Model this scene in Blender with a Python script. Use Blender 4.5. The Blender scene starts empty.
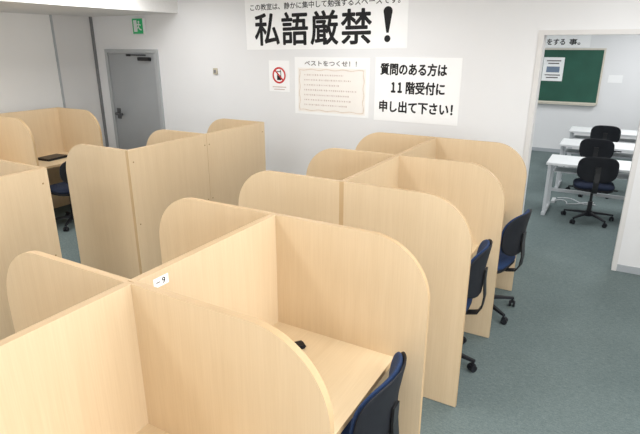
import bpy, bmesh, math, random
from mathutils import Vector, Matrix, Euler
random.seed(4)
scene = bpy.context.scene
COL = scene.collection
try:
    scene.view_settings.view_transform = 'Standard'
    scene.view_settings.look = 'None'
except Exception as e:
    print(e)

# ------------------------------------------------------------------ materials
def lin(c):
    return tuple(((v/255)/12.92 if v/255 <= 0.04045 else (((v/255)+0.055)/1.055)**2.4) for v in c) + (1,)

def mat(name, c, rough=0.6, var=0.06, scale=8.0, metal=0.0, bump=0.0, bscale=200.0, stretch=(1,1,1), detail=4, emit=0.0, spec=0.5):
    m = bpy.data.materials.new(name); m.use_nodes = True
    nt = m.node_tree; N = nt.nodes; L = nt.links
    b = N['Principled BSDF']
    b.inputs['Roughness'].default_value = rough
    b.inputs['Metallic'].default_value = metal
    b.inputs['Specular IOR Level'].default_value = spec
    tc = N.new('ShaderNodeTexCoord'); mp = N.new('ShaderNodeMapping')
    mp.inputs['Scale'].default_value = stretch
    L.new(tc.outputs['Object'], mp.inputs['Vector'])
    no = N.new('ShaderNodeTexNoise'); no.inputs['Scale'].default_value = scale; no.inputs['Detail'].default_value = detail
    L.new(mp.outputs['Vector'], no.inputs['Vector'])
    cr = N.new('ShaderNodeValToRGB')
    base = lin(c)
    cr.color_ramp.elements[0].position = 0.3; cr.color_ramp.elements[1].position = 0.7
    cr.color_ramp.elements[0].color = tuple(v*(1-var) for v in base[:3])+(1,)
    cr.color_ramp.elements[1].color = tuple(min(1, v*(1+var)) for v in base[:3])+(1,)
    L.new(no.outputs['Fac'], cr.inputs['Fac']); L.new(cr.outputs['Color'], b.inputs['Base Color'])
    if emit:
        L.new(cr.outputs['Color'], b.inputs['Emission Color']); b.inputs['Emission Strength'].default_value = emit
    if bump:
        n2 = N.new('ShaderNodeTexNoise'); n2.inputs['Scale'].default_value = bscale; n2.inputs['Detail'].default_value = 3
        L.new(tc.outputs['Object'], n2.inputs['Vector'])
        bp = N.new('ShaderNodeBump'); bp.inputs['Strength'].default_value = bump; bp.inputs['Distance'].default_value = 0.005
        L.new(n2.outputs['Fac'], bp.inputs['Height']); L.new(bp.outputs['Normal'], b.inputs['Normal'])
    return m

def wood(name, c, axis='Z', var=0.05):
    m = bpy.data.materials.new(name); m.use_nodes = True
    nt = m.node_tree; N = nt.nodes; L = nt.links
    b = N['Principled BSDF']; b.inputs['Roughness'].default_value = 0.42
    b.inputs['Specular IOR Level'].default_value = 0.4
    tc = N.new('ShaderNodeTexCoord'); oi = N.new('ShaderNodeObjectInfo')
    mul = N.new('ShaderNodeMath'); mul.operation = 'MULTIPLY'; mul.inputs[1].default_value = 17.0
    L.new(oi.outputs['Random'], mul.inputs[0])
    add = N.new('ShaderNodeVectorMath'); add.operation = 'ADD'
    L.new(tc.outputs['Object'], add.inputs[0]); L.new(mul.outputs[0], add.inputs[1])
    def grain(s, lo, hi):
        mp = N.new('ShaderNodeMapping')
        sc = {'X': (lo, hi, hi), 'Y': (hi, lo, hi), 'Z': (hi, hi, lo)}[axis]
        mp.inputs['Scale'].default_value = sc
        L.new(add.outputs[0], mp.inputs['Vector'])
        no = N.new('ShaderNodeTexNoise'); no.inputs['Scale'].default_value = s; no.inputs['Detail'].default_value = 5
        L.new(mp.outputs['Vector'], no.inputs['Vector'])
        return no.outputs['Fac']
    g1 = grain(3.0, 0.3, 7.0); g2 = grain(12.0, 0.4, 16.0)
    mx = N.new('ShaderNodeMath'); mx.operation = 'ADD'
    m1 = N.new('ShaderNodeMath'); m1.operation = 'MULTIPLY'; m1.inputs[1].default_value = 0.4
    m2 = N.new('ShaderNodeMath'); m2.operation = 'MULTIPLY'; m2.inputs[1].default_value = 0.6
    L.new(g1, m1.inputs[0]); L.new(g2, m2.inputs[0]); L.new(m1.outputs[0], mx.inputs[0]); L.new(m2.outputs[0], mx.inputs[1])
    cr = N.new('ShaderNodeValToRGB')
    base = lin(c)
    cr.color_ramp.elements[0].position = 0.32; cr.color_ramp.elements[1].position = 0.66
    cr.color_ramp.elements[0].color = (base[0]*(1-var), base[1]*(1-var*1.5), base[2]*(1-var*2.2), 1)
    cr.color_ramp.elements[1].color = (min(1, base[0]*(1+var*.6)), min(1, base[1]*(1+var*.6)), min(1, base[2]*(1+var*.7)), 1)
    L.new(mx.outputs[0], cr.inputs['Fac']); L.new(cr.outputs['Color'], b.inputs['Base Color'])
    return m

M = {}
M['wood'] = wood('maple_laminate_upright', (217, 195, 162), 'Z')
M['woody'] = wood('maple_laminate_desk', (225, 204, 170), 'Y')
M['edge'] = mat('edge_banding', (196, 166, 126), 0.5, 0.05, 6)
M['wall'] = mat('painted_wall', (236, 236, 237), 0.85, 0.012, 1.2, bump=0.08, bscale=140)
M['wallw'] = mat('painted_side_wall', (240, 238, 235), 0.85, 0.012, 1.2, bump=0.08, bscale=140)
M['wallg'] = mat('painted_wall_grey', (224, 222, 220), 0.85, 0.012, 1.2)
M['ceil'] = mat('ceiling_board', (234, 233, 231), 0.9, 0.02, 30)
M['trim'] = mat('grey_trim', (176, 179, 181), 0.6, 0.03, 10)
M['trimd'] = mat('dark_trim', (124, 125, 127), 0.6, 0.03, 10)
M['seam'] = mat('seam_brown', (150, 120, 84), 0.8, 0.03, 10)  # brown of the panel joints and screw caps
M['base'] = mat('vinyl_baseboard', (176, 181, 186), 0.6, 0.03, 10)
M['doorg'] = mat('grey_painted_steel', (160, 163, 166), 0.4, 0.03, 3)
M['black'] = mat('black_plastic', (25, 27, 33), 0.6, 0.15, 30, spec=0.35)
M['blackm'] = mat('black_metal', (30, 31, 34), 0.4, 0.1, 30)
M['blue'] = mat('navy_fabric', (32, 56, 96), 0.95, 0.2, 120, bump=0.4, bscale=600)
M['navy'] = mat('dark_navy_fabric', (26, 36, 58), 0.95, 0.2, 120, bump=0.4, bscale=600)
M['paper'] = mat('white_paper', (253, 253, 253), 0.8, 0.003, 4)
M['paper2'] = mat('cream_parchment', (248, 243, 237), 0.8, 0.012, 9)
M['ink'] = mat('black_ink', (20, 20, 22), 0.8, 0.05, 20)
M['inkg'] = mat('grey_ink', (104, 100, 98), 0.8, 0.05, 20)
M['inkp'] = mat('pale_ink', (206, 190, 182), 0.8, 0.05, 20)
M['inkb'] = mat('blue_grey_ink', (120, 138, 160), 0.8, 0.05, 20)
M['orna'] = mat('tan_border_ink', (228, 214, 200), 0.8, 0.08, 60)
M['red'] = mat('red_ink', (204, 50, 50), 0.7, 0.05, 20)
M['green'] = mat('exit_green', (30, 150, 90), 0.5, 0.04, 20, emit=0.25)
M['white'] = mat('white_plastic', (228, 229, 230), 0.45, 0.02, 10)
M['cable'] = mat('grey_white_cable', (200, 202, 204), 0.5, 0.02, 10)
M['steel'] = mat('dark_steel', (96, 98, 101), 0.4, 0.05, 20, metal=0.6)
M['cream'] = mat('cream_frame', (214, 208, 194), 0.5, 0.03, 20)
M['board'] = mat('green_chalkboard', (38, 88, 72), 0.7, 0.14, 2.5)
M['beige'] = mat('beige_plastic', (196, 188, 168), 0.5, 0.03, 20)
M['desk'] = mat('white_laminate', (226, 228, 229), 0.4, 0.02, 6)
M['legm'] = mat('pale_grey_metal', (206, 209, 212), 0.45, 0.02, 10)

def carpet():
    m = bpy.data.materials.new('loop_carpet'); m.use_nodes = True
    nt = m.node_tree; N = nt.nodes; L = nt.links
    b = N['Principled BSDF']; b.inputs['Roughness'].default_value = 0.95; b.inputs['Specular IOR Level'].default_value = 0.12
    tc = N.new('ShaderNodeTexCoord')
    n1 = N.new('ShaderNodeTexNoise'); n1.inputs['Scale'].default_value = 150; n1.inputs['Detail'].default_value = 3
    n2 = N.new('ShaderNodeTexNoise'); n2.inputs['Scale'].default_value = 1.3; n2.inputs['Detail'].default_value = 5
    mp = N.new('ShaderNodeMapping'); mp.inputs['Scale'].default_value = (25, 140, 1)
    n3 = N.new('ShaderNodeTexNoise'); n3.inputs['Scale'].default_value = 1.0; n3.inputs['Detail'].default_value = 4
    L.new(tc.outputs['Object'], n1.inputs['Vector']); L.new(tc.outputs['Object'], n2.inputs['Vector'])
    L.new(tc.outputs['Object'], mp.inputs['Vector']); L.new(mp.outputs['Vector'], n3.inputs['Vector'])
    a = N.new('ShaderNodeMath'); a.operation = 'ADD'; L.new(n1.outputs['Fac'], a.inputs[0]); L.new(n3.outputs['Fac'], a.inputs[1])
    a2 = N.new('ShaderNodeMath'); a2.operation = 'MULTIPLY_ADD'; a2.inputs[1].default_value = 0.42
    L.new(a.outputs[0], a2.inputs[0])
    h = N.new('ShaderNodeMath'); h.operation = 'MULTIPLY'; h.inputs[1].default_value = 0.25
    L.new(n2.outputs['Fac'], h.inputs[0]); L.new(h.outputs[0], a2.inputs[2])
    cr = N.new('ShaderNodeValToRGB'); cr.color_ramp.elements[0].position = 0.34; cr.color_ramp.elements[1].position = 0.76
    cr.color_ramp.elements[0].color = lin((82, 94, 95)); cr.color_ramp.elements[1].color = lin((124, 137, 136))
    L.new(a2.outputs[0], cr.inputs['Fac']); L.new(cr.outputs['Color'], b.inputs['Base Color'])
    bp = N.new('ShaderNodeBump'); bp.inputs['Strength'].default_value = 0.35; bp.inputs['Distance'].default_value = 0.003
    L.new(n1.outputs['Fac'], bp.inputs['Height']); L.new(bp.outputs['Normal'], b.inputs['Normal'])
    return m
M['carpet'] = carpet()

# ------------------------------------------------------------------ mesh helpers
def finish(bm, name, mats, smooth=False):
    bmesh.ops.recalc_face_normals(bm, faces=bm.faces)
    me = bpy.data.meshes.new(name); bm.to_mesh(me); bm.free()
    for m in (mats if isinstance(mats, (list, tuple)) else [mats]): me.materials.append(m)
    if smooth:
        for p in me.polygons: p.use_smooth = True
    return me

def add_box(bm, lo, hi, bevel=0.0, mi=0, rot=None):
    r = bmesh.ops.create_cube(bm, size=1)
    c = [(a+b)/2 for a, b in zip(lo, hi)]; s = [abs(b-a) for a, b in zip(lo, hi)]
    mtx = Matrix.Translation(c)
    if rot: mtx = mtx @ Euler(rot).to_matrix().to_4x4()
    mtx = mtx @ Matrix.Diagonal((*s, 1))
    bmesh.ops.transform(bm, matrix=mtx, verts=r['verts'])
    fs = {f for v in r['verts'] for f in v.link_faces}
    for f in fs: f.material_index = mi
    if bevel:
        es = list({e for v in r['verts'] for e in v.link_edges})
        bmesh.ops.bevel(bm, geom=es, offset=bevel, segments=2, affect='EDGES')

def add_cyl(bm, p0, p1, r0, r1=None, seg=16, mi=0):
    if r1 is None: r1 = r0
    p0 = Vector(p0); p1 = Vector(p1); d = p1-p0
    r = bmesh.ops.create_cone(bm, cap_ends=True, segments=seg, radius1=r0, radius2=r1, depth=d.length)
    mtx = Matrix.Translation((p0+p1)/2) @ d.to_track_quat('Z', 'Y').to_matrix().to_4x4()
    bmesh.ops.transform(bm, matrix=mtx, verts=r['verts'])
    for v in r['verts']:
        for f in v.link_faces: f.material_index = mi

def box_mesh(name, lo, hi, m, bevel=0.0):
    bm = bmesh.new(); add_box(bm, lo, hi, bevel); return finish(bm, name, m)

def add_strip(bm, pts, w, t, side=Vector((1, 0, 0)), mi=0):
    pts = [Vector(p) for p in pts]; rings = []
    for i, p in enumerate(pts):
        d = (pts[min(i+1, len(pts)-1)]-pts[max(i-1, 0)]).normalized()
        n = d.cross(side).normalized()
        rings.append([bm.verts.new(p+side*sx*w/2+n*sn*t/2) for sx, sn in ((-1, -1), (1, -1), (1, 1), (-1, 1))])
    for a, b in zip(rings, rings[1:]):
        for k in range(4):
            f = bm.faces.new((a[k], a[(k+1) % 4], b[(k+1) % 4], b[k])); f.material_index = mi
    bm.faces.new(rings[0]); bm.faces.new(rings[-1])

def pad(bm, w, h, t, fn, power=0.45, nr=7, na=40, mi=0, dome=1.0):
    def ring(r, sgn):
        out = []
        for k in range(na):
            a = 2*math.pi*k/na; c = math.cos(a); s = math.sin(a)
            x = math.copysign(abs(c)**power, c)*w/2*r; z = math.copysign(abs(s)**power, s)*h/2*r
            y = sgn*t/2*(max(0.0, 1-r**5*dome))**0.5 if r < 1 else 0
            out.append(bm.verts.new(fn(Vector((x, y, z)))))
        return out
    rs = [0.25, 0.5, 0.7, 0.84, 0.93, 0.98][:nr-1]
    loops = [ring(r, 1) for r in rs] + [ring(1.0, 0)] + [ring(r, -1) for r in reversed(rs)]
    for a, b in zip(loops, loops[1:]):
        for k in range(na):
            f = bm.faces.new((a[k], a[(k+1) % na], b[(k+1) % na], b[k])); f.material_index = mi
    f = bm.faces.new(loops[0]); f.material_index = mi
    f = bm.faces.new(loops[-1]); f.material_index = mi

def link(o, parent=None, loc=(0, 0, 0), rot=(0, 0, 0)):
    COL.objects.link(o)
    if parent: o.parent = parent
    o.location = loc; o.rotation_euler = rot
    return o
def part(name, me, parent, loc=(0, 0, 0), rot=(0, 0, 0), label=None):
    o = bpy.data.objects.new(name, me); link(o, parent, loc, rot)
    if label: o['label'] = label
    return o
def root(name, label, cat, loc=(0, 0, 0), rot=(0, 0, 0), group=None, me=None):
    o = bpy.data.objects.new(name, me); link(o, None, loc, rot)
    o['label'] = label; o['category'] = cat
    if group: o['group'] = group
    if me is None: o.empty_display_size = 0.1
    return o
def struct(name, lo, hi, m, bevel=0.0):
    c = Vector([(a+b)/2 for a, b in zip(lo, hi)])
    me = box_mesh(name, [a-b for a, b in zip(lo, c)], [a-b for a, b in zip(hi, c)], m, bevel)
    o = bpy.data.objects.new(name, me); link(o, None, c); o['kind'] = 'structure'
    return o

# ------------------------------------------------------------------ room
BW = 5.45; LW = -7.1; RW = 1.9; FW = -2.6; CZ = 2.75; FAR = 11.5
struct('floor', (LW-0.15, FW-0.15, -0.1), (3.1, FAR+0.15, 0), M['carpet'])
struct('ceiling', (LW-0.15, FW-0.15, CZ), (3.1, FAR+0.15, CZ+0.1), M['ceil'])
struct('wall_left', (LW-0.12, FW, 0), (LW, BW, CZ), M['wallw'])
struct('wall_right', (RW, FW, 0), (RW+0.12, BW, CZ), M['wall'])
struct('wall_front', (LW-0.12, FW-0.12, 0), (RW+0.12, FW, CZ), M['wall'])
JL, JR, DH = -0.72, 0.20, 2.20
bm = bmesh.new()
add_box(bm, (LW-0.12, BW, 0), (JL, BW+0.15, CZ)); add_box(bm, (JR, BW, 0), (3.0, BW+0.15, CZ)); add_box(bm, (JL, BW, DH), (JR, BW+0.15, CZ))
o = bpy.data.objects.new('wall_back', finish(bm, 'wall_back', M['wall'])); link(o); o['kind'] = 'structure'
struct('wall_far', (-5.1, FAR, 0), (3.0, FAR+0.12, CZ), M['wall'])
struct('wall_far_left', (-5.2, BW+0.15, 0), (-5.08, FAR, CZ), M['wall'])
struct('wall_far_right', (2.98, BW+0.15, 0), (3.1, FAR, CZ), M['wall'])
struct('trim_1', (LW, FW, 2.50), (-5.3, BW, CZ), M['ceil'])
struct('trim_2', (LW, 4.82, 0), (LW+0.015, BW, 2.50), M['wallg'])
struct('trim_3', (LW+0.0, BW-0.03, 0), (LW+0.05, BW, 2.50), M['trimd'])
struct('trim_4', (LW, 4.795, 0), (LW+0.02, 4.82, 2.50), M['trim'])
bm = bmesh.new()
add_box(bm, (JL-0.035, BW-0.012, 0), (JL+0.012, BW+0.165, DH+0.03)); add_box(bm, (JR-0.012, BW-0.012, 0), (JR+0.03, BW+0.165, DH+0.03))
add_box(bm, (JL+0.012, BW-0.012, DH-0.012), (JR-0.012, BW+0.165, DH+0.03))
o = bpy.data.objects.new('trim_5', finish(bm, 'doorway_lining', M['wallg'])); link(o); o['kind'] = 'structure'
struct('baseboard_back', (-5.7, BW-0.008, 0), (JL-0.036, BW, 0.07), M['base'])
struct('baseboard_back_right', (JR+0.031, BW-0.008, 0), (RW, BW, 0.07), M['base'])
struct('baseboard_left', (LW, FW, 0), (LW+0.008, 4.79, 0.07), M['base'])
struct('baseboard_right', (RW-0.008, FW, 0), (RW, BW-0.01, 0.07), M['base'])
struct('baseboard_far', (-5.0, FAR-0.008, 0), (2.98, FAR, 0.07), M['base'])
d = struct('door_1', (-6.76, BW-0.025, 0.01), (-5.80, BW, 1.985), M['doorg'], 0.003)
bm = bmesh.new()
add_box(bm, (-6.82, BW-0.04, 0), (-6.765, BW, 2.04)); add_box(bm, (-5.795, BW-0.04, 0), (-5.74, BW, 2.04)); add_box(bm, (-6.765, BW-0.04, 1.99), (-5.795, BW, 2.04))
o = bpy.data.objects.new('trim_6', finish(bm, 'door_frame', M['trim'])); link(o); o['kind'] = 'structure'
def rel(obj, name, me_fn, m, label):
    bm = bmesh.new(); me_fn(bm); me = finish(bm, name, m)
    me.transform(Matrix.Translation(-obj.location)); p = part(name, me, obj); p['label'] = label
rel(d, 'door_closer', lambda bm: (add_box(bm, (-6.10, BW-0.075, 1.885), (-5.86, BW-0.025, 1.935), 0.006), add_box(bm, (-6.32, BW-0.06, 1.955), (-5.95, BW-0.045, 1.97)), add_box(bm, (-6.34, BW-0.06, 1.945), (-6.28, BW-0.025, 1.975))), M['blackm'], 'dark metal door closer')
rel(d, 'door_handle', lambda bm: (add_cyl(bm, (-6.67, BW-0.08, 1.10), (-6.67, BW-0.025, 1.10), 0.026), add_box(bm, (-6.69, BW-0.095, 1.082), (-6.53, BW-0.07, 1.118), 0.005), add_box(bm, (-6.71, BW-0.032, 1.02), (-6.63, BW-0.025, 1.18))), M['steel'], 'dark steel lever handle')

# ------------------------------------------------------------------ carrels
H = 1.32; T = 0.026; ST = 0.03; DEPTH = 0.80; DESKZ = 0.735; R = 0.28
def divider_mesh(sign):
    ln = DEPTH-ST/2; pts = [(0, 0.004), (ln, 0.004), (ln, H-R)]
    n = 20
    for i in range(1, n+1):
        a = math.pi/2*i/n; pts.append((ln-R+R*math.cos(a), H-R+R*math.sin(a)))
    pts.append((0, H))
    bm = bmesh.new()
    a = [bm.verts.new((sign*x, -T/2, z)) for x, z in pts]; b = [bm.verts.new((sign*x, T/2, z)) for x, z in pts]
    bm.faces.new(a); bm.faces.new(b)
    for i in range(len(pts)):
        j = (i+1) % len(pts); f = bm.faces.new((a[i], a[j], b[j], b[i])); f.material_index = 1
    return finish(bm, 'divider_panel', [M['wood'], M['edge']])
DIV = {1: divider_mesh(1), -1: divider_mesh(-1)}
def panel_mesh(name, sx, sy, sz, m):
    bm = bmesh.new(); add_box(bm, (-sx/2, -sy/2, 0), (sx/2, sy/2, sz))
    bm.normal_update()
    small = min((sx, 0), (sy, 1), (sz, 2), key=lambda t: t[0])[1]
    for f in bm.faces:
        f.material_index = 0 if abs(f.normal[small]) > 0.9 else 1
    return finish(bm, name, [m, M['edge']])
def carrel(spx, ys, sides, label, screws=False):
    r = root('study_carrel', label, 'study desk', (spx, (ys[0]+ys[-1])/2, 0)); r['group'] = 'wooden study carrels'
    yc = r.location.y
    for i, y in enumerate(ys):
        for s in sides:
            part('divider_panel', DIV[s], r, (s*ST/2, y-yc, 0))
    for i, (a, b) in enumerate(zip(ys, ys[1:])):
        e0 = a-T/2 if i == 0 else a+0.002; e1 = b+T/2 if i == len(ys)-2 else b-0.002
        part('back_panel', panel_mesh('back_panel', ST, e1-e0, H-0.004, M['wood']), r, (0, (e0+e1)/2-yc, 0.004))
        if i: part('joint_strip', panel_mesh('joint_strip', ST-0.003, 0.0038, H-0.006, M['seam']), r, (0, a-yc, 0.004))
        for s in sides:
            dd = 0.645
            part('desktop', panel_mesh('desktop', dd, b-a-T, 0.026, M['woody']), r, (s*(ST/2+dd/2), (a+b)/2-yc, DESKZ-0.026))
            part('apron', panel_mesh('apron', 0.018, b-a-T, 0.20, M['wood']), r, (s*(ST/2+0.16), (a+b)/2-yc, DESKZ-0.227))
    if screws:
        bm = bmesh.new(); add_cyl(bm, (0, 0, 0), (0.0015, 0, 0), 0.006, seg=12)
        me = finish(bm, 'screw_cap', M['seam'])
        for y in ys:
            offs = (0.03,) if y == ys[0] else ((-0.03,) if y == ys[-1] else (-0.03, 0.03))
            for oy in offs:
                for z in (0.25, 0.70, 1.22): part('screw_cap', me, r, (ST/2, y+oy-yc, z))
    return r
SX = -1.377
A1 = carrel(SX, [0.17, 1.08, 1.955], (1, -1), 'double-sided maple study carrels with a numbered label')
A2 = carrel(SX, [2.68, 3.58, 4.48], (1, -1), 'double-sided maple study carrels near the notice wall')
B1 = carrel(-3.28, [0.2, 1.1, 2.0], (-1,), 'maple study carrels with plain backs beside a cross aisle', True)
B2 = carrel(-3.28, [2.70, 3.59, 4.49], (-1,), 'maple study carrels with long plain seamed back', True)
C1 = carrel(-6.42, [2.48, 3.37, 4.25], (1,), 'maple study carrels along the side wall near grey door')

# ------------------------------------------------------------------ chairs
def chair_meshes(fabric, dz=0.0):
    D = {}
    bm = bmesh.new(); pad(bm, 0.46, 0.43, 0.085, lambda v: Vector((v.x, v.z, 0.465+v.y-0.10*max(0, v.z-0.13)**1.2)), power=0.55)
    D['seat'] = finish(bm, 'seat', fabric, True)
    bm = bmesh.new(); pad(bm, 0.45, 0.42, 0.05, lambda v: Vector((v.x, v.z, 0.43+v.y)), power=0.5)
    add_box(bm, (-0.09, -0.10, 0.385), (0.09, 0.10, 0.415), 0.006)
    D['seat_shell'] = finish(bm, 'seat_shell', M['black'], True)
    def bk(dy, zc=0.735+dz):
        def f(v):
            z = v.z; y = dy+v.y + 1.45*v.x**2 - 0.10*z - 0.5*z*z
            return Vector((v.x, -0.275+y, zc+z))
        return f
    bm = bmesh.new(); pad(bm, 0.44, 0.345+dz, 0.020, bk(0.0), power=0.65)
    D['backrest'] = finish(bm, 'backrest', M['black'], True)
    bm = bmesh.new(); pad(bm, 0.43, 0.335+dz, 0.038, bk(0.019), power=0.65)
    D['backrest_cushion'] = finish(bm, 'backrest_cushion', fabric, True)
    bm = bmesh.new()
    add_strip(bm, [(0, -0.04, 0.405), (0, -0.20, 0.402), (0, -0.265, 0.42), (0, -0.292, 0.47), (0, -0.300, 0.55), (0, -0.290, 0.66), (0, -0.292, 0.74)], 0.06, 0.010)
    D['back_support'] = finish(bm, 'back_support', M['blackm'])
    bm = bmesh.new(); add_cyl(bm, (0, 0, 0.09), (0, 0, 0.25), 0.027, seg=20); add_cyl(bm, (0, 0, 0.25), (0, 0, 0.40), 0.016, seg=20)
    D['gas_column'] = finish(bm, 'gas_column', M['blackm'])
    bm = bmesh.new(); add_strip(bm, [(0.08, 0.03, 0.40), (0.17, 0.04, 0.395), (0.25, 0.05, 0.40)], 0.008, 0.008, Vector((0, 1, 0))); add_box(bm, (0.22, 0.035, 0.39), (0.28, 0.065, 0.408), 0.004)
    D['height_lever'] = finish(bm, 'height_lever', M['blackm'])
    bm = bmesh.new(); add_cyl(bm, (0, 0, 0.06), (0, 0, 0.125), 0.045, 0.036, 20)
    D['base_hub'] = finish(bm, 'base_hub', M['black'])
    bm = bmesh.new()
    w = [(0.03, 0.022, 0.085, 0.115), (0.16, 0.018, 0.078, 0.100), (0.295, 0.013, 0.066, 0.082)]
    rings = [[bm.verts.new(p) for p in ((x, -hw, zl), (x, hw, zl), (x, hw*0.7, zh), (x, -hw*0.7, zh))] for x, hw, zl, zh in w]
    for a, b in zip(rings, rings[1:]):
        for k in range(4): bm.faces.new((a[k], a[(k+1) % 4], b[(k+1) % 4], b[k]))
    bm.faces.new(rings[0]); bm.faces.new(rings[-1])
    D['base_leg'] = finish(bm, 'base_leg', M['black'])
    bm = bmesh.new()
    for s in (-1, 1): add_cyl(bm, (-0.01, s*0.007, 0.025), (-0.01, s*0.024, 0.025), 0.025, seg=20)
    add_cyl(bm, (0, 0, 0.03), (0, 0, 0.07), 0.006, seg=10)
    add_box(bm, (-0.026, -0.022, 0.034), (0.012, 0.022, 0.056), 0.008)
    D['caster'] = finish(bm, 'caster', M['black'])
    return D
CM1 = chair_meshes(M['blue']); CM2 = chair_meshes(M['navy'], -0.03)
def chair(D, x, y, rz, label, group, legdir=0.3):
    r = root('office_chair', label, 'chair', (x, y, 0), (0, 0, rz), group)
    for k in ('seat', 'seat_shell', 'backrest', 'backrest_cushion', 'back_support', 'gas_column', 'height_lever', 'base_hub'):
        part(k, D[k], r)
    for i in range(5):
        a = legdir-rz+2*math.pi*i/5
        part('base_leg', D['base_leg'], r, rot=(0, 0, a))
        part('caster', D['caster'], r, (0.288*math.cos(a), 0.288*math.sin(a), 0), (0, 0, a+1.0+i*0.7))
    return r
Q = math.pi/2
g1 = 'blue swivel chairs at the carrels'
chair(CM1, -0.875, 1.62, Q+0.03, 'blue and black swivel chair beside the numbered carrel', g1, 0.94)
chair(CM1, -0.865, 3.14, Q+0.04, 'blue and black swivel chair at an inner carrel', g1, -0.12)
chair(CM1, -0.76, 4.03, Q-0.18, 'blue and black swivel chair turned slightly out of its carrel', g1, 0.60)
chair(CM2, -5.64, 3.72, Q, 'dark navy and black swivel chair at the side wall carrel', g1, Q)
g2 = 'dark swivel chairs in the classroom'
chair(CM2, -0.12, 7.02, 0.10, 'dark navy swivel chair tucked at a white classroom table', g2, 0.4)
chair(CM2, -0.18, 8.40, 0.0, 'dark navy swivel chair between two white classroom tables', g2, 0.6)
chair(CM2, -0.12, 9.86, 0.0, 'dark navy swivel chair facing the green chalkboard wall', g2, 0.1)

# ------------------------------------------------------------------ classroom tables
def table_meshes():
    D = {}
    D['tabletop'] = box_mesh('tabletop', (-0.80, -0.30, 0.670), (0.80, 0.30, 0.70), M['desk'], 0.004)
    bm = bmesh.new()
    add_box(bm, (-0.025, -0.28, 0.0), (0.025, 0.28, 0.04), 0.006)
    add_box(bm, (-0.02, -0.24, 0.04), (0.02, -0.20, 0.63)); add_box(bm, (-0.02, 0.18, 0.04), (0.02, 0.22, 0.63))
    add_box(bm, (-0.02, -0.27, 0.63), (0.02, 0.27, 0.67))
    D['leg'] = finish(bm, 'leg', M['legm'])
    D['shelf'] = box_mesh('shelf', (-0.73, -0.12, 0.55), (0.73, 0.17, 0.565), M['legm'])
    D['stretcher'] = box_mesh('stretcher', (-0.74, 0.185, 0.22), (0.74, 0.215, 0.26), M['legm'])
    return D
TM = table_meshes()
for y in (7.22, 8.66, 10.12):
    r = root('classroom_table', 'white laminate classroom table with pale metal legs', 'table', (0.12, y, 0), group='white classroom tables')
    part('tabletop', TM['tabletop'], r); part('leg', TM['leg'], r, (-0.76, 0, 0)); part('leg', TM['leg'], r, (0.76, 0, 0)); part('shelf', TM['shelf'], r); part('stretcher', TM['stretcher'], r)
cu = bpy.data.curves.new('c', 'CURVE'); cu.dimensions = '3D'; cu.bevel_depth = 0.007; cu.bevel_resolution = 2
for pts in ([(-0.20, -0.10), (-0.10, 0.12), (0.02, -0.14), (-0.06, -0.18), (0.14, -0.1), (0.22, 0.12), (0.34, -0.05)], [(-0.16, 0.1), (0.0, 0.22), (0.10, 0.0), (0.24, -0.12), (0.30, 0.10)]):
    sp = cu.splines.new('NURBS'); sp.points.add(len(pts)-1); sp.use_endpoint_u = True
    for p, (x, y) in zip(sp.points, pts): p.co = (x, y, 0.008, 1)
ob = bpy.data.objects.new('c', cu); COL.objects.link(ob); dg = bpy.context.evaluated_depsgraph_get(); dg.update()
me = bpy.data.meshes.new_from_object(ob.evaluated_get(dg)); bpy.data.objects.remove(ob); me.materials.clear(); me.materials.append(M['cable'])
r = root('extension_cord', 'pale extension cord tangled on the carpet behind a table', 'cable', (-0.40, 7.78, 0), me=me)
part('power_strip', box_mesh('power_strip', (-0.22, -0.18, 0.0), (-0.17, 0.02, 0.03), M['cable'], 0.004), r)

# ------------------------------------------------------------------ text and flat signs
def text_mesh(body, x0, x1, z0, z1, m, y=-0.0012, bold=0.0, name='lettering'):
    cu = bpy.data.curves.new('t', 'FONT'); cu.body = body; cu.size = 1.0; cu.resolution_u = 4
    ob = bpy.data.objects.new('t', cu); COL.objects.link(ob)
    dg = bpy.context.evaluated_depsgraph_get(); dg.update()
    src = bpy.data.meshes.new_from_object(ob.evaluated_get(dg))
    bpy.data.objects.remove(ob); bpy.data.curves.remove(cu)
    xs = [v.co.x for v in src.vertices]; ys = [v.co.y for v in src.vertices]
    a, b, c, d2 = min(xs), max(xs), min(ys), max(ys)
    shifts = [(0, 0)]
    if bold: shifts += [(bold*math.cos(k*math.pi/4), bold*math.sin(k*math.pi/4)) for k in range(8)]
    x0 += bold; x1 -= bold; z0 += bold; z1 -= bold
    V = []; F = []
    for i, (dx, dz) in enumerate(shifts):
        n = len(V)
        for v in src.vertices:
            V.append((x0+(v.co.x-a)/(b-a)*(x1-x0)+dx, y-0.00006*i, z0+(v.co.y-c)/(d2-c)*(z1-z0)+dz))
        for p in src.polygons: F.append([n+k for k in p.vertices])
    me = bpy.data.meshes.new(name); me.from_pydata(V, [], F); me.materials.append(m)
    return me
def sheet(name, label, x0, x1, z0, z1, m='paper', Y=BW, t=0.002, ry=0.0, cat='sign', rot=None, loc=None):
    cx, cz = (x0+x1)/2, (z0+z1)/2
    me = box_mesh(name, (x0-cx, -t/2, z0-cz), (x1-cx, t/2, z1-cz), M[m])
    r = root(name, label, cat, loc or (cx, Y-t/2-0.0001, cz), rot or (0, ry, 0), me=me)
    return r, cx, cz
def write(r, cx, cz, body, x0, x1, z0, z1, m='ink', bold=0.0, y=-0.0014):
    part('lettering', text_mesh(body, x0-cx, x1-cx, z0-cz, z1-cz, M[m], y, bold), r)

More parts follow.
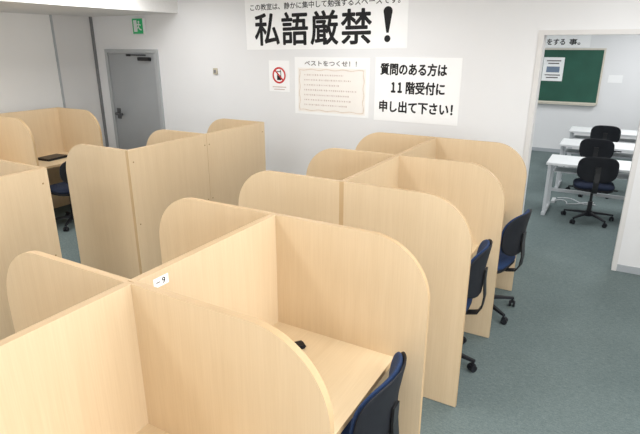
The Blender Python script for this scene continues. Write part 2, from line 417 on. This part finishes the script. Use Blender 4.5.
r, cx, cz = sheet('banner', 'large white paper banner with bold black Japanese lettering', -4.18, -2.06, 2.055, 2.70, ry=-0.012)
write(r, cx, cz, 'この教室は、静かに集中して勉強するスペースです。', -4.10, -2.15, 2.505, 2.58, bold=0.0010)
for ch, xa, xb in (('私', -4.05, -3.68), ('語', -3.65, -3.28), ('厳', -3.25, -2.88), ('禁', -2.85, -2.47)):
    write(r, cx, cz, ch, xa, xb, 2.10, 2.475, bold=0.008)
bm = bmesh.new()
n = 14; top = []
for k in range(n+1):
    a = math.pi*k/n; top.append((0.052*math.cos(a), 0.130+0.05*math.sin(a)))
prof = top + [(-0.014, -0.085), (0.014, -0.085)]
vs = [bm.verts.new((-2.285-cx+x, -0.0016, 2.30-cz+z)) for x, z in prof]; bm.faces.new(vs)
vs = [bm.verts.new((-2.285-cx+0.036*math.cos(k*math.pi/10), -0.0016, 2.155-cz+0.036*math.sin(k*math.pi/10))) for k in range(20)]; bm.faces.new(vs)
part('exclamation_mark', finish(bm, 'exclamation_mark', M['ink']), r)

r, cx, cz = sheet('notice', 'white paper notice with three lines of bold black lettering', -2.41, -1.45, 1.29, 1.975)
write(r, cx, cz, '質問のある方は', -2.35, -1.60, 1.785, 1.915, bold=0.0045)
write(r, cx, cz, '１１', -2.215, -2.085, 1.60, 1.715, bold=0.007)
write(r, cx, cz, '階受付に', -2.045, -1.61, 1.59, 1.725, bold=0.0045)
write(r, cx, cz, '申し出て下さい！', -2.35, -1.51, 1.385, 1.515, bold=0.0045)
r, cx, cz = sheet('notice', 'pale notice with a faint ornate border and small text', -3.47, -2.48, 1.30, 1.965)
write(r, cx, cz, 'ベストをつくせ！！', -3.33, -2.64, 1.865, 1.925, m='inkg', bold=0.0015)
part('parchment', box_mesh('parchment', (-0.45, -0.0022, -0.305), (0.45, -0.0011, 0.21), M['paper2']), r, label='cream parchment panel')
# thin wavy border line around the parchment
bm = bmesh.new()
W_, Z0_, Z1_ = 0.432, -0.288, 0.194; loop = []
N_ = 36
for k in range(N_): t = k/N_; loop.append((-W_+2*W_*t, Z0_+0.006*math.sin(t*math.pi*8)))
for k in range(N_): t = k/N_; loop.append((W_+0.006*math.sin(t*math.pi*6), Z0_+(Z1_-Z0_)*t))
for k in range(N_): t = k/N_; loop.append((W_-2*W_*t, Z1_+0.006*math.sin(t*math.pi*8)))
for k in range(N_): t = k/N_; loop.append((-W_+0.006*math.sin(t*math.pi*6), Z1_-(Z1_-Z0_)*t))
inn = [bm.verts.new((a*0.972, -0.0026, -0.047+(b+0.047)*0.955)) for a, b in loop]; out = [bm.verts.new((a, -0.0026, b)) for a, b in loop]
for k in range(len(loop)):
    j = (k+1) % len(loop); bm.faces.new((out[k], out[j], inn[j], inn[k]))
part('border', finish(bm, 'border', M['orna']), r, label='faint tan border')
for i in range(7):
    bm = bmesh.new()
    z = 0.13-i*0.058; x = -0.36
    end = random.uniform(0.1, 0.36)
    while x < end:
        w = random.uniform(0.006, 0.016); hh = random.uniform(0.006, 0.010); add_box(bm, (x, -0.0034, z-hh), (x+w, -0.0024, z+hh)); x += w+0.012
    part('small_print', finish(bm, 'small_print', M['inkp']), r)
r, cx, cz = sheet('no_phone_sign', 'white paper sign with a red prohibition circle over phone', -3.85, -3.55, 1.55, 1.92)
def ring_mesh():
    bm = bmesh.new(); n = 48
    o_ = []; i_ = []
    for k in range(n):
        a = 2*math.pi*k/n
        o_.append(bm.verts.new((0.098*math.cos(a), -0.0038, 0.098*math.sin(a)))); i_.append(bm.verts.new((0.077*math.cos(a), -0.0038, 0.077*math.sin(a))))
    for k in range(n):
        bm.faces.new((o_[k], o_[(k+1) % n], i_[(k+1) % n], i_[k]))
    add_box(bm, (-0.082, -0.0042, -0.009), (0.082, -0.0036, 0.009), rot=(0, math.radians(45), 0))
    return finish(bm, 'prohibition_ring', M['red'])
part('prohibition_ring', ring_mesh(), r, (0, 0, 0.01))
bm = bmesh.new(); add_box(bm, (-0.030, -0.0026, -0.055), (0.030, -0.0012, 0.050)); add_box(bm, (0.016, -0.0026, 0.050), (0.026, -0.0012, 0.068))
part('phone_symbol', finish(bm, 'phone_symbol', M['ink']), r, (0, 0, 0.008))
part('phone_screen', box_mesh('phone_screen', (-0.021, -0.0031, 0.002), (0.021, -0.0027, 0.040), M['paper']), r, (0, 0, 0.008))
for z, hw in ((-0.130, 0.10), (-0.158, 0.08)):
    part('small_print', box_mesh('small_print', (-hw, -0.0024, z-0.006), (hw, -0.0012, z+0.006), M['inkp']), r)
bm = bmesh.new(); add_box(bm, (-0.035, -0.02, -0.04), (0.035, 0, 0.04), 0.004)
r = root('wall_switch', 'small beige wall switch box', 'switch', (-4.71, BW-0.0005, 1.77), me=finish(bm, 'wall_switch', M['beige']))
part('button', box_mesh('button', (-0.018, -0.024, -0.018), (0.018, -0.02, 0.018), M['trimd']), r)
bm = bmesh.new(); add_box(bm, (-0.11, -0.05, -0.11), (0.11, 0, 0.11), 0.006)
r = root('exit_sign', 'green emergency exit sign with a running figure above door', 'exit sign', (-6.04, BW-0.0005, 2.35), me=finish(bm, 'exit_sign', M['white']))
part('sign_face', box_mesh('sign_face', (-0.10, -0.053, -0.10), (0.10, -0.0505, 0.10), M['green']), r)
bm = bmesh.new()
add_box(bm, (-0.075, -0.056, -0.075), (-0.012, -0.0535, 0.08))
part('doorway_symbol', finish(bm, 'doorway_symbol', M['white']), r)
bm = bmesh.new()
add_cyl(bm, (0.03, -0.0575, 0.055), (0.03, -0.0565, 0.055), 0.016)
for a, b in (((0.025, 0.035), (0.02, -0.01)), ((0.02, -0.01), (-0.015, -0.03)), ((-0.015, -0.03), (-0.012, -0.065)), ((0.02, -0.01), (0.04, -0.04)), ((0.04, -0.04), (0.075, -0.05)), ((0.025, 0.03), (-0.02, 0.01)), ((0.025, 0.03), (0.065, 0.01))):
    add_strip(bm, [(a[0], -0.057, a[1]), (b[0], -0.057, b[1])], 0.001, 0.018, Vector((0, 1, 0)))
part('running_figure', finish(bm, 'running_figure', M['white']), r)

# ------------------------------------------------------------------ chalkboard wall
bm = bmesh.new(); add_box(bm, (-1.8, -0.02, -0.5), (1.8, 0, 0.5))
r = root('chalkboard', 'green chalkboard in a cream frame on the classroom wall', 'chalkboard', (-2.20, FAR-0.001, 1.52), me=finish(bm, 'chalkboard', M['board']))
bm = bmesh.new()
add_box(bm, (-1.83, -0.03, 0.49), (1.83, 0, 0.52)); add_box(bm, (-1.83, -0.03, -0.52), (1.83, 0, -0.49)); add_box(bm, (-1.83, -0.03, -0.49), (-1.80, 0, 0.49)); add_box(bm, (1.80, -0.03, -0.49), (1.83, 0, 0.49))
part('frame', finish(bm, 'frame', M['cream']), r, label='cream frame')
part('chalk_tray', box_mesh('chalk_tray', (-1.8, -0.09, -0.545), (1.8, -0.0, -0.525), M['cream'], 0.003), r)
r, cx, cz = sheet('notice', 'white paper notice taped on the chalkboard', -1.44, -1.06, 1.42, 1.87, Y=FAR-0.021)
bm = bmesh.new(); add_box(bm, (-0.12, -0.0024, -0.06), (0.12, -0.0012, 0.05)); part('blue_graphic', finish(bm, 'blue_graphic', M['inkb']), r)
for z, hw in ((0.16, 0.13), (0.11, 0.10), (-0.11, 0.14), (-0.16, 0.11)):
    bm = bmesh.new(); add_box(bm, (-hw, -0.0024, z-0.010), (hw, -0.0012, z+0.010))
    part('small_print', finish(bm, 'small_print', M['inkg']), r)
r, cx, cz = sheet('banner', 'white paper banner above the chalkboard with black lettering', -3.6, -0.66, 2.06, 2.30, Y=FAR)
write(r, cx, cz, 'をする', -1.43, -1.10, 2.10, 2.215, bold=0.003)
write(r, cx, cz, '事。', -1.03, -0.83, 2.10, 2.215, bold=0.003)
sheet('paper_sheet', 'small blank paper sheet on the classroom wall', -0.26, -0.02, 1.42, 1.56, Y=FAR, cat='paper')

# booth number label
r, cx, cz = sheet('number_label', 'small white number label stuck on the carrel back panel', -0.036, 0.036, -0.019, 0.019, loc=(SX+ST/2+0.0008, 1.200, 1.276), rot=(0, 0, Q), t=0.001)
write(r, 0, 0, 'ー', -0.024, -0.006, -0.002, 0.002, bold=0.0, y=-0.0008)
write(r, 0, 0, '9', 0.004, 0.020, -0.012, 0.013, bold=0.0005, y=-0.0008)
bm = bmesh.new(); add_box(bm, (-0.04, -0.03, 0), (0.04, 0.03, 0.018), 0.007)
r = root('pencil_case', 'small black case lying on the desk', 'pencil case', (-1.15, 1.785, DESKZ+0.0005), (0, 0, 0.9), me=finish(bm, 'pencil_case', M['black']))
part('zipper', box_mesh('zipper', (-0.03, -0.001, 0.0175), (0.03, 0.001, 0.0188), M['blackm']), r)
bm = bmesh.new(); add_box(bm, (-0.11, -0.15, 0), (0.11, 0.15, 0.022), 0.004)
r = root('laptop', 'closed black laptop lying on the side wall desk', 'laptop', (-6.12, 3.88, DESKZ+0.0005), (0, 0, 0.1), me=finish(bm, 'laptop', M['black']))
part('lid', box_mesh('lid', (-0.108, -0.148, 0.0222), (0.108, 0.148, 0.028), M['blackm'], 0.002), r)

# ------------------------------------------------------------------ lights
def area(x, y, z, sx, sy, e, col=(1, 1, 1), rot=(0, 0, 0)):
    l = bpy.data.lights.new('lamp', 'AREA'); l.shape = 'RECTANGLE'; l.size = sx; l.size_y = sy; l.energy = e; l.color = col
    o = bpy.data.objects.new('ceiling_or_fill_light', l); link(o, None, (x, y, z), rot)  # serves the ceiling lamps and the added wall fills alike
for x in (-4.9, -2.4, 0.3):
    for y in (-1.0, 1.6, 4.0):
        area(x, y, CZ-0.03, 0.5, 1.3, 24.5 if y < 3 else 22, (1, 0.995, 0.985))
area(-6.2, 1.5, 2.48, 0.5, 2.5, 22, (1, 0.985, 0.96))
for x in (-3, 0.5):
    for y in (7.2, 9.8):
        area(x, y, CZ-0.03, 0.5, 1.3, 41, (0.99, 0.995, 1))
area(-1.5, FW+0.05, 1.6, 4.5, 1.6, 46, (0.98, 0.99, 1), (math.radians(90), 0, 0))  # added window-like fill behind the camera, no window modelled
area(RW-0.04, 0.8, 1.6, 1.5, 3.5, 80, (0.98, 0.99, 1), (0, math.radians(90), 0))  # added side fill on the right wall, brightens right-facing panels; no window built
w = bpy.data.worlds.new('world'); scene.world = w; w.use_nodes = True
w.node_tree.nodes['Background'].inputs[0].default_value = (0.8, 0.88, 1, 1); w.node_tree.nodes['Background'].inputs[1].default_value = 0.3

# ------------------------------------------------------------------ camera
cd = bpy.data.cameras.new('camera'); cam = bpy.data.objects.new('camera', cd); COL.objects.link(cam)
cd.sensor_width = 36; cd.lens = 513.5/640*36; cd.clip_start = 0.02
cam.location = (0, 0, 2.1); cam.rotation_euler = (math.radians(90-18.52), 0, math.radians(29.79))
scene.camera = cam
